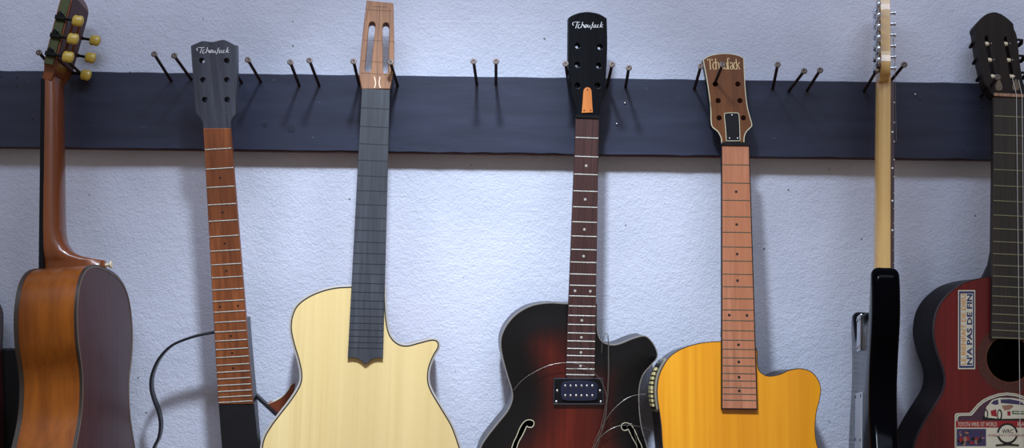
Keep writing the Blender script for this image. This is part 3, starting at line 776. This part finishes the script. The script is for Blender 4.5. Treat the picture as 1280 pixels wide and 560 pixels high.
bl = [(1262.5,346,0),(1241.4,346.2),(1221.5,348.8),(1203,355),(1186.6,367.3),(1175.4,381.3),(1169.4,398),(1168,418.4),(1172.2,439.3),(1179.6,460),(1182,475),(1178.7,491),(1168,509),(1156.4,527.6),(1147,546),(1142,562),(1136,590),(1137,630),(1152,668),(1185,698),(1225,711),(1262.5,714)]
bl = [p[:2] for p in bl]
bo = F.pls(bl + [(2525 - x, y) for x, y in reversed(bl[1:-1])], bz)
hole = circle(F.pl(1261.3, 449, bz), 0.0372, 48)
out = smooth(bo, 5)
body(F, g, out, .092, W_red, wood('near_black_side', (16, 13, 15), (24, 18, 20), (60, 4, 60), .35, 0, ior=1.1), W_darkside, holes=[hole], zt=bz, bind=.0005, m_bind=mat('thin_dark_rim', (50, 22, 20), .4))
q = F.pl(1261.3, 449, bz)
M_ros = wood('rosette', (58, 24, 20), (88, 42, 30), (400, 400, 40), .45, .2)
link('rosette', sweep(circle(q, .0385, 64), ((0, bz - .0005), (.0150, bz - .0005), (.0150, bz + .0003), (0, bz + .0003))), M_ros, g, 60)
link('sound_hole_rim', sweep(circle(q, .0375, 64), ((-.0003, bz - .0022), (.0006, bz - .0022), (.0006, bz + .0005), (-.0003, bz + .0005))), mat('tan_ring', (120, 74, 50), .45), g, 60)
# the two strings still on it, and its bridge below
x0, y0 = F.pl(1262.5, 612, bz)
o = link('bridge', box(x0 - .088, x0 + .088, y0 - .013, y0 + .013, bz - .0005, bz + .008), W_aged, g); bevel(o, .003, 2)
for xa, xb in ((1270.6, 1276), (1277.6, 1282.5)):
    a = F.pl(xa, 119, .003); b = F.pl(xb, 612, .004)
    p0 = FH.pl(xa - 5, 96, 0); s0 = tilt @ Vector((p0[0], p0[1], -.001))
    link('string', tube([s0, (a[0], a[1], .003), (b[0], b[1], .004)], .00042, 6), mat('pale_string', (206, 204, 198), .35) if xa < 1272 else bpy.data.materials['pale_string'], g, 80)
# upright motto sticker
z = bz + .0004
def pz(x, y): return F.pl(x, y, z)
def quadpx(bm, x0, y0, x1, y1, z, mi): poly(bm, [F.pl(x0, y0, z), F.pl(x1, y0, z), F.pl(x1, y1, z), F.pl(x0, y1, z)], z, mi)
S_cream = mat('sticker_cream', (208, 200, 176), .45, 0, .2, .2); S_navy = mat('sticker_navy', (26, 42, 92), .45)
S_orange = mat('sticker_faded_orange', (206, 142, 70), .5); S_red = mat('sticker_red', (148, 32, 36), .45)
S_plum = mat('sticker_plum', (74, 46, 58), .45); S_black = mat('sticker_black', (22, 22, 24), .45)
S_violet = mat('sticker_violet', (60, 52, 86), .45); S_green = mat('sticker_green', (52, 84, 62), .45)
bm = bmesh.new()
quadpx(bm, 1197.6, 362.6, 1219, 461.4, z, 0)
quadpx(bm, 1198.9, 364.2, 1217.8, 459.8, z + .0001, 1)
quadpx(bm, 1200.6, 366.8, 1216.1, 457.3, z + .0002, 0)
c = pz(1215.2, 456); text_into(bm, "N'A PAS DE FIN", c, Vector(pz(1215.2, 367.6)) - Vector(c), Vector(pz(1208.2, 456)) - Vector(c), z + .0003, 1, .03)
c = pz(1207.2, 456); text_into(bm, "LE BIENFAIT DE DIEU", c, Vector(pz(1207.2, 367.6)) - Vector(c), Vector(pz(1201.4, 456)) - Vector(c), z + .0003, 2, .02)
link('motto_sticker', bm, [S_cream, S_navy, S_orange], g, label='narrow upright sticker with navy capitals')
# rally plate sticker
bm = bmesh.new()
L_ = [(1193.4,600),(1193.4,520),(1194,517.6),(1196.5,516.4),(1204,516.2),(1212,516),(1215.5,512.5),(1221.8,505),(1228,500),(1234.7,496.3),(1247.5,491.9),(1258.8,490.6)]
def plate(k):
    P = [((x - 1258.8) * (65.4 - k) / 65.4 + 1258.8, y + k * (1 if y < 590 else -1)) for x, y in L_]
    return P + [(2517.6 - x, y) for x, y in reversed(P[:-1])]
poly(bm, [pz(*p) for p in plate(0)], z, 0)
poly(bm, [pz(*p) for p in plate(1.3)], z + .0001, 5)
poly(bm, [pz(*p) for p in plate(1.9)], z + .0002, 0)
fld = [p for p in plate(3.4) if p[1] < 527]
fld = [(fld[0][0], 526)] + fld + [(fld[-1][0], 526)]
poly(bm, [pz(*p) for p in fld], z + .0003, 3)
quadpx(bm, 1195, 526, 1322, 534.4, z + .0004, 2)
c = pz(1197, 533); text_into(bm, "TOYOTA WINS 1ST WORLD", c, Vector(pz(1246, 533)) - Vector(c), Vector(pz(1197, 527.6)) - Vector(c), z + .0005, 0, .0)
c = pz(1272, 533); text_into(bm, "RALLY", c, Vector(pz(1292, 533)) - Vector(c), Vector(pz(1272, 527.6)) - Vector(c), z + .0005, 0, .0)
quadpx(bm, 1196, 536, 1232.6, 557.6, z + .0004, 6)
random.seed(3)
for i in range(26):       # small crowd picture: plum, violet, tan and red figures
    x = 1197.5 + random.random() * 32; y = 540 + random.random() * 14; w = 1.2 + random.random() * 1.6; h = 2 + random.random() * 4
    poly(bm, [pz(*p) for p in circle((x, y), w, 8, h * .6)], z + .0005 + i * .000004, random.choice((3, 6, 2, 7, 5, 3)))
# rally car
car = [(1232,518),(1232.5,509),(1236,505),(1240,500),(1249,497.2),(1266,497.5),(1280,500),(1291,506),(1297,512),(1296,523),(1250,523.5),(1234,522)]
poly(bm, [pz(*p) for p in [(1228,520),(1300,521),(1298,525.4),(1228,525.2)]], z + .00045, 5)
poly(bm, [pz(*p) for p in car], z + .0005, 0)
poly(bm, [pz(*p) for p in [(1238.5,504.5),(1241.5,501),(1247.5,499.3),(1248,505.5),(1244,506)]], z + .0006, 6)
poly(bm, [pz(*p) for p in [(1250.5,499.2),(1262,498.8),(1275,501.4),(1281,506.5),(1266,505),(1251,503.8)]], z + .0006, 6)
poly(bm, [pz(*p) for p in [(1252,507),(1264,505.8),(1267,508),(1262,512),(1255,513)]], z + .0006, 7)
poly(bm, [pz(*p) for p in [(1265,513.4),(1290,514.5),(1290,518.2),(1265,517.5)]], z + .0006, 4)
poly(bm, [pz(*p) for p in [(1266.5,514.6),(1287,515.2),(1287,516.6),(1266.5,516.1)]], z + .0007, 0)
poly(bm, [pz(*p) for p in [(1259,514),(1263,514),(1263,519.6),(1259,519.4)]], z + .0006, 2)
poly(bm, [pz(*p) for p in [(1238,513.5),(1245,511.5),(1246,521),(1239,519.5)]], z + .0006, 2)
for wx, wy, rx, ry in ((1232.4,517.5,2.7,6), (1249.3,518.4,3.3,7)):
    poly(bm, [pz(*p) for p in circle((wx, wy), rx, 16, ry)], z + .0007, 5)
    poly(bm, [pz(*p) for p in circle((wx - .3, wy), rx * .55, 16, ry * .72)], z + .0008, 0)
# round emblem
poly(bm, [pz(*p) for p in circle((1258.9, 541.8), 13, 32)], z + .0009, 5)
poly(bm, [pz(*p) for p in circle((1258.9, 541.8), 10.6, 32)], z + .0010, 0)
quadpx(bm, 1244.5, 541, 1273, 545, z + .00105, 0)
c = pz(1252, 541.6); text_into(bm, "WRC", c, Vector(pz(1266.4, 541.6)) - Vector(c), Vector(pz(1252, 536.4)) - Vector(c), z + .0012, 5, .01)
c = pz(1234.5, 545); text_into(bm, "WORLD RALLY CHAMPIONSHIP", c, Vector(pz(1284, 545)) - Vector(c), Vector(pz(1234.5, 542.6)) - Vector(c), z + .0012, 2, .0)
poly(bm, [pz(*p) for p in [(1244,557.5),(1244.5,555.5),(1253,554.8),(1257,552.4),(1261,552.4),(1265,554.8),(1273,555.5),(1273.5,557.5),(1259,556.6)]], z + .0011, 5)
link('rally_sticker', bm, [S_cream, S_navy, S_red, S_plum, S_green, S_black, S_violet, mat('sticker_tan', (150, 110, 90), .5)], g, label='round-topped rally plate sticker with a white car')

# ================================================================== guitar: classical seen edge-on at the left
O = Vector((-.776, -.092, .234))
F = Frame.raw(O, Vector((.085, -1, 0)), Vector((-.085, .20, 1)))
g = root_of(F, 'classical_guitar', 'chestnut classical guitar hung edge-on at far left, purple-brown back showing')
# profile: y below the nut is negative
def loc_body():
    H = [(x, y - .008) for x, y in [(0,-.312),(.05,-.314),(.095,-.326),(.126,-.352),(.140,-.395),(.136,-.440),(.120,-.480),(.1165,-.510),(.124,-.550),(.150,-.600),(.174,-.650),(.183,-.700),(.172,-.750),(.135,-.786),(.07,-.803),(0,-.806)]]
    return H + [(-x, y) for x, y in reversed(H[1:-1])]
zb = -.007
out = smooth(loc_body(), 6)
body(F, g, out, .088, W_spruce, W_amberside, W_purple, holes=[circle((0, -.478), .042, 40)], zt=zb, bind=.002, m_bind=mat('dark_edge_strip', (44, 34, 26), .4))
link('rosette', sweep(circle((0, -.478), .0425, 48), ((0, zb - .0005), (.010, zb - .0005), (.010, zb + .0003), (0, zb + .0003))), W_rosew, g, 60)
o = link('bridge', box(-.085, .085, -.672, -.646, zb - .0005, zb + .008), W_rosew, g); bevel(o, .003, 2)
o2 = ccw(out); zk = zb - .088
link('back_binding', sweep(o2, ((-.0006, zk + .003), (.0006, zk + .003), (.0006, zk - .0006), (-.0022, zk - .0006))), mat('dark_back_strip', (40, 30, 24), .35), g, 60)
link('back_purfling', sweep(o2, ((-.0038, zk - .0002), (-.0022, zk - .0002), (-.0022, zk - .0009), (-.0038, zk - .0009))), mat('thin_tan_line', (120, 98, 70), .4), g, 60)
fbo = link('fretboard', slab(ccw([(-.026,0),(.026,0),(.031,-.43),(-.031,-.43)]), 0, -.0065), W_jet, g)
st = []
for y, hw, dp, pw in [(a if a > -.15 else a - .008, b, c, d) for a, b, c, d in ((.004,.026,.018,.85),(-.03,.026,.020,.85),(-.10,.027,.021,.85),(-.20,.0285,.0222,.85),(-.245,.029,.0235,.85),(-.266,.0285,.0275,.85),(-.280,.027,.037,.8),(-.289,.024,.051,.72),(-.295,.021,.070,.65),(-.299,.019,.0875,.6),(-.3145,.0175,.0885,.6))]:
    st.append((y, 0, hw, dp, -.0062, pw))
neck(g, st, W_neckbr, n=18, sm=60)
bt = link('strap_button', lathe((0, -.314, -.094), (0, 0, -1), ((0, .003), (.004, .0026), (.007, .005), (.0085, .0062), (.010, .005)), 16), M_bone, g, 50, 'cream strap button on the heel')
tilt = Matrix.Rotation(math.radians(-14), 4, 'X')
ho = [(-.026,0,1),(.026,0,1),(.0285,.016),(.036,.030),(.0375,.06),(.0385,.135),(.035,.150),(.02,.157),(0,.158),(-.02,.157),(-.035,.150),(-.0385,.135),(-.0375,.06),(-.036,.030),(-.0285,.016)]
sl = [[(s * .013 - .005, .045), (s * .013 + .005, .045), (s * .013 + .005, .122), (s * .013 - .005, .122)] for s in (-1, 1)]
bm = slab(ccw(smooth(ho, 4)), -.002, -.021, [ccw(s) for s in sl])
for v in bm.verts:
    if v.co.z < -.01 and v.co.y < .04: v.co.z = -.021 + .004 * (1 - max(0, v.co.y) / .04)
hs = link('headstock', bm, [W_neckbr], g, T=tilt); bevel(hs, .0015, 2, 50)
link('headstock_back', slab(ccw([(-.034,.035),(.034,.035),(.0365,.135),(.032,.148),(-.032,.148),(-.0365,.135)]), -.0212, -.0218, [ccw(s) for s in sl]), W_purple, g, T=tilt)
M_gear = mat('dark_gear', (28, 30, 28), .3, .8)
for s in (1, -1):
    pl_ = link('tuner_plate', box(*sorted((s * .0372, s * .0398)), .022, .150, -.019, -.004), M_brass, g, label='aged brass machine plate', T=tilt); bevel(pl_, .0006, 1)
    for k, y in enumerate((.046, .078, .110)):
        link('gear', lathe((s * .0395, y, -.010), (s, 0, 0), ((0, .0052), (.0022, .0052), (.0026, .0036), (.0046, .003)), 16), M_gear, pl_, 40, T=tilt)
        link('bracket', box(*sorted((s * .0390, s * .0455)), y - .010, y - .0035, -.020, -.004), M_gear, pl_, T=tilt)
        tn = link('tuner_shaft', tube([(s * .043, y - .007, -.006), (s * .043, y - .007, -.034)], .0024, 10), M_gear, g, 60, T=tilt)
        bm = lathe((s * .043, y - .007, -.032), (0, 0, -1), ((0, .003), (.0015, .0072), (.004, .0088), (.008, .0080), (.012, .0090), (.016, .0078), (.018, .004)), 18)
        for v in bm.verts:
            v.co.x = s * .043 + (v.co.x - s * .043) * .62; v.co.y = y - .007 + (v.co.y - y + .007) * 1.1
        link('tuner_button', bm, M_knob, g, 60, 'yellow plastic tuner button', T=tilt)

# ================================================================== guitar: electric seen edge-on at the right
O = Vector((.637, -.085, .232))
F = Frame.raw(O, Vector((.22, 1, 0)), Vector((.07, .18, 1)))
g = root_of(F, 'electric_guitar', 'black electric guitar hung edge-on with blond maple neck and chrome tuners')
eb = [(0,-.386),(-.032,-.387),(-.055,-.402),(-.080,-.404),(-.099,-.390),(-.109,-.360),(-.118,-.337),(-.131,-.329),(-.144,-.341),(-.150,-.368),(-.151,-.400),(-.144,-.430),(-.128,-.475),(-.121,-.515),(-.128,-.560),(-.150,-.610),(-.160,-.650),(-.150,-.700),(-.115,-.735),(-.05,-.752),(.03,-.748),(.10,-.722),(.15,-.675),(.163,-.620),(.150,-.560),(.126,-.505),(.120,-.465),(.128,-.425),(.138,-.400),(.133,-.378),(.118,-.370),(.098,-.380),(.074,-.404),(.056,-.418),(.042,-.400),(.030,-.387)]
out = ccw(smooth(eb, 6)); zb = -.008
bd = link('body', rounded(out, zb, zb - .040, .011), M_black, g, 50)
zk = zb - .040
np_ = link('neck_plate', box(-.022, .022, -.446, -.388, zk - .0026, zk + .001), M_chrome, g, label='silver neck plate'); bevel(np_, .0012, 2)
for sx_ in (-.016, .016):
    for yy in (-.439, -.395): link('screw', lathe((sx_, yy, zk - .0024), (0, 0, -1), ((0, .0035), (.0015, .0025)), 12), M_chrome, np_)
tp = link('tremolo_cover', box(-.040, .040, -.660, -.512, zk - .0022, zk + .001), mat('pale_grey_plate', (150, 158, 172), .3, .2, .4), g, label='pale grey plate on the back'); bevel(tp, .001, 1)
for sx_ in (-.034, .034):
    for yy in (-.518, -.586, -.654): link('screw', lathe((sx_, yy, zk - .0020), (0, 0, -1), ((0, .0028), (.001, .002)), 12), M_satin, tp)
for yy in (-.470, -.520, -.575):
    pk = link('pickup', slab(ccw(smooth([(-.036, yy - .008), (0, yy - .009), (.036, yy - .008), (.042, yy), (.036, yy + .008), (0, yy + .009), (-.036, yy + .008), (-.042, yy)], 4)), zb + .006, zb - .001), M_cream, g); bevel(pk, .001, 2)
br_ = link('bridge', box(-.036, .036, -.648, -.620, zb - .001, zb + .009), M_chrome, g); bevel(br_, .002, 2)
fbo = link('fretboard', slab(ccw([(-.021,0),(.021,0),(.028,-.43),(-.028,-.43)]), 0, -.0055), W_rosew, g)
for k in range(1, 23):
    y = -.648 * (1 - 2 ** (-k / 12.0)); h = .021 + .007 * (-y / .43)
    link('fret', box(-h - .0004, h + .0004, y - .001, y + .001, -.0012, .001), M_fret, fbo)
for k in (3, 5, 7, 9, 12, 15, 17, 19, 21):
    y = -.648 * (1 - (2 ** (-k / 12.0) + 2 ** (-(k - 1) / 12.0)) / 2); h = .021 + .007 * (-y / .43)
    link('side_dot', lathe((-h + .0004, y, -.0028), (-1, 0, 0), ((0, .0014), (.0008, .0014)), 10), M_white, fbo)
st = [(.030,0,.021,.010,-.009,.9),(.014,0,.0205,.018,-.0055,.85),(0,0,.0205,.021,-.0052,.8),(-.05,0,.021,.0215,-.0052,.8),(-.2,0,.0235,.022,-.0052,.8),(-.33,0,.0258,.0225,-.0052,.75),(-.36,0,.0262,.024,-.0052,.5),(-.43,0,.0272,.024,-.0052,.35)]
neck(g, st, W_maple, n=18, sm=60)
hd = [(.021,0),(.024,.020),(.033,.036),(.036,.060),(.031,.085),(.027,.110),(.026,.135),(.022,.158),(.006,.172),(-.014,.170),(-.028,.155),(-.036,.130),(-.040,.085),(-.043,.045),(-.046,.022),(-.040,.008),(-.028,.006),(-.021,0)]
hs = link('headstock', slab(ccw(smooth(hd, 4)), -.009, -.024), W_maple, g); bevel(hs, .002, 2, 50)
for k in range(7):
    y = .022 + k * .0197; xe = -.044 + .006 * k / 6 + (.012 if k == 6 else 0); xp = xe + .020
    if k == 6: continue
    ps = link('string_post', lathe((xp, y, -.010), (0, 0, 1), ((0, .0045), (.003, .0045), (.0035, .0026), (.009, .0026), (.0095, .0034), (.012, .0034)), 14), M_chrome, g, 50)
    th = link('tuner', box(xp - .010, xp + .008, y - .0075, y + .0075, -.034, -.024), M_chrome, g); bevel(th, .003, 3, 40)
    link('tuner_stem', tube([(xp - .006, y, -.030), (xe - .011, y, -.030)], .0022, 10), M_chrome, th, 60)
    bm = lathe((xe - .009, y, -.030), (-1, 0, 0), ((0, .0025), (.002, .005), (.007, .0068), (.012, .0058), (.014, .003)), 16)
    for v in bm.verts: v.co.z = -.030 + (v.co.z + .030) * .6
    link('tuner_button', bm, M_chrome, th, 60)
link('string', tube([(-.014, .080, -.001), (-.013, .04, .002), (-.012, .0, .003), (-.016, -.10, .004)], .0004, 6), M_wire, g, 80)

# ================================================================== at the far left edge
# dark red guitar, only the edge of its body reaches into the picture
F = Frame((-112, 110, .10), (-112, 450, .14))
g = root_of(F, 'acoustic_guitar', 'dark reddish guitar body edge cut off by the left border')
fretboard(F, g, (-131,112), (-93,112), (-135,420), (-89,420), 450, 19, W_rosew, M_fret, nut=.005)
neck(g, [(0.003,0,.025,.016,-.006,.8),(-.3,0,.029,.02,-.006,.8),(-.325,0,.029,.06,-.006,.7)], W_mahog)
link('headstock', slab(ccw([(-.026,.002),(.026,.002),(.036,.04),(.036,.17),(0,.18),(-.036,.17),(-.036,.04)]), -.003, -.018), W_aged, g)
bl = [(-112,346),(-133,346),(-170,352),(-200,370),(-212,398),(-210,430),(-200,455),(-198,480),(-212,510),(-232,560),(-236,610),(-218,665),(-175,700),(-112,712)]
rt = [(x - 33 if x > -60 else x - 12, y) for x, y in [(-91,346),(-50,352),(-15,366),(0,385),(1.5,410),(.5,435),(1,455),(1.5,480),(2.5,510),(3,560),(3,610),(-12,665),(-50,700)]]
bo = F.pls([bl[0]] + rt + [p for p in reversed(bl[1:])], -.006)
body(F, g, smooth(bo, 4), .095, W_red, wood('dark_red_side', (44, 18, 20), (60, 26, 28), (60, 4, 60), .35, .4), W_darkside, bind=.001, m_bind=M_satin)
# black hard case standing behind
cr = empty('instrument_case', Matrix.Translation((-.87, -.02, -.50)), 'matte black flat-topped box behind the chestnut guitar, at left border', 'case')
o = link('case_shell', box(-.020, .075, -.012, .012, -.5, .283), M_rubber, cr); bevel(o, .002, 2)
o = link('case_lid_seam', box(-.0195, .0745, -.0135, -.0120, -.48, -.02), M_satin, cr)

# ------------------------------------------------------------------ light
def area_light(name, loc, target, size, power, col, sy=None, shape='RECTANGLE'):
    d = bpy.data.lights.new(name, 'AREA'); d.shape = shape; d.size = size; d.size_y = sy or size; d.energy = power; d.color = col
    o = bpy.data.objects.new(name, d); COL.objects.link(o); o.location = loc
    o.rotation_euler = (Vector(target) - Vector(loc)).to_track_quat('-Z', 'Y').to_euler(); return o
LC = (.74, .85, 1.0)
sp = bpy.data.lights.new('work_lamp', 'SPOT'); sp.energy = 172; sp.color = LC; sp.shadow_soft_size = .07
sp.spot_size = math.radians(68); sp.spot_blend = 1.0
so = bpy.data.objects.new('work_lamp', sp); COL.objects.link(so); so.location = (-.08, -.95, 1.15)
so.rotation_euler = (Vector((-.05, 0, -1.3)) - Vector(so.location)).to_track_quat('-Z', 'Y').to_euler()
area_light('overhead_fill', (0, -1.45, 1.95), (0, 0, 0), 2.6, 41, (.66, .77, 1.0), .4)  # unseen broad fill added overhead to brighten the wall's sides and corners
w = bpy.data.worlds.new('room'); bpy.context.scene.world = w; w.use_nodes = True
w.node_tree.nodes['Background'].inputs[0].default_value = (1, .93, .90, 1); w.node_tree.nodes['Background'].inputs[1].default_value = .24

# ------------------------------------------------------------------ camera and view
cd = bpy.data.cameras.new('camera'); cd.sensor_width = 36; cd.lens = 36; cd.clip_start = .01
co = bpy.data.objects.new('camera', cd); COL.objects.link(co); co.location = CAM; co.rotation_euler = (math.pi / 2, 0, 0)
sc = bpy.context.scene; sc.camera = co
sc.view_settings.view_transform = 'Standard'; sc.view_settings.look = 'None'; sc.view_settings.gamma = 1
sc.view_settings.use_curve_mapping = False; sc.view_settings.exposure = 0
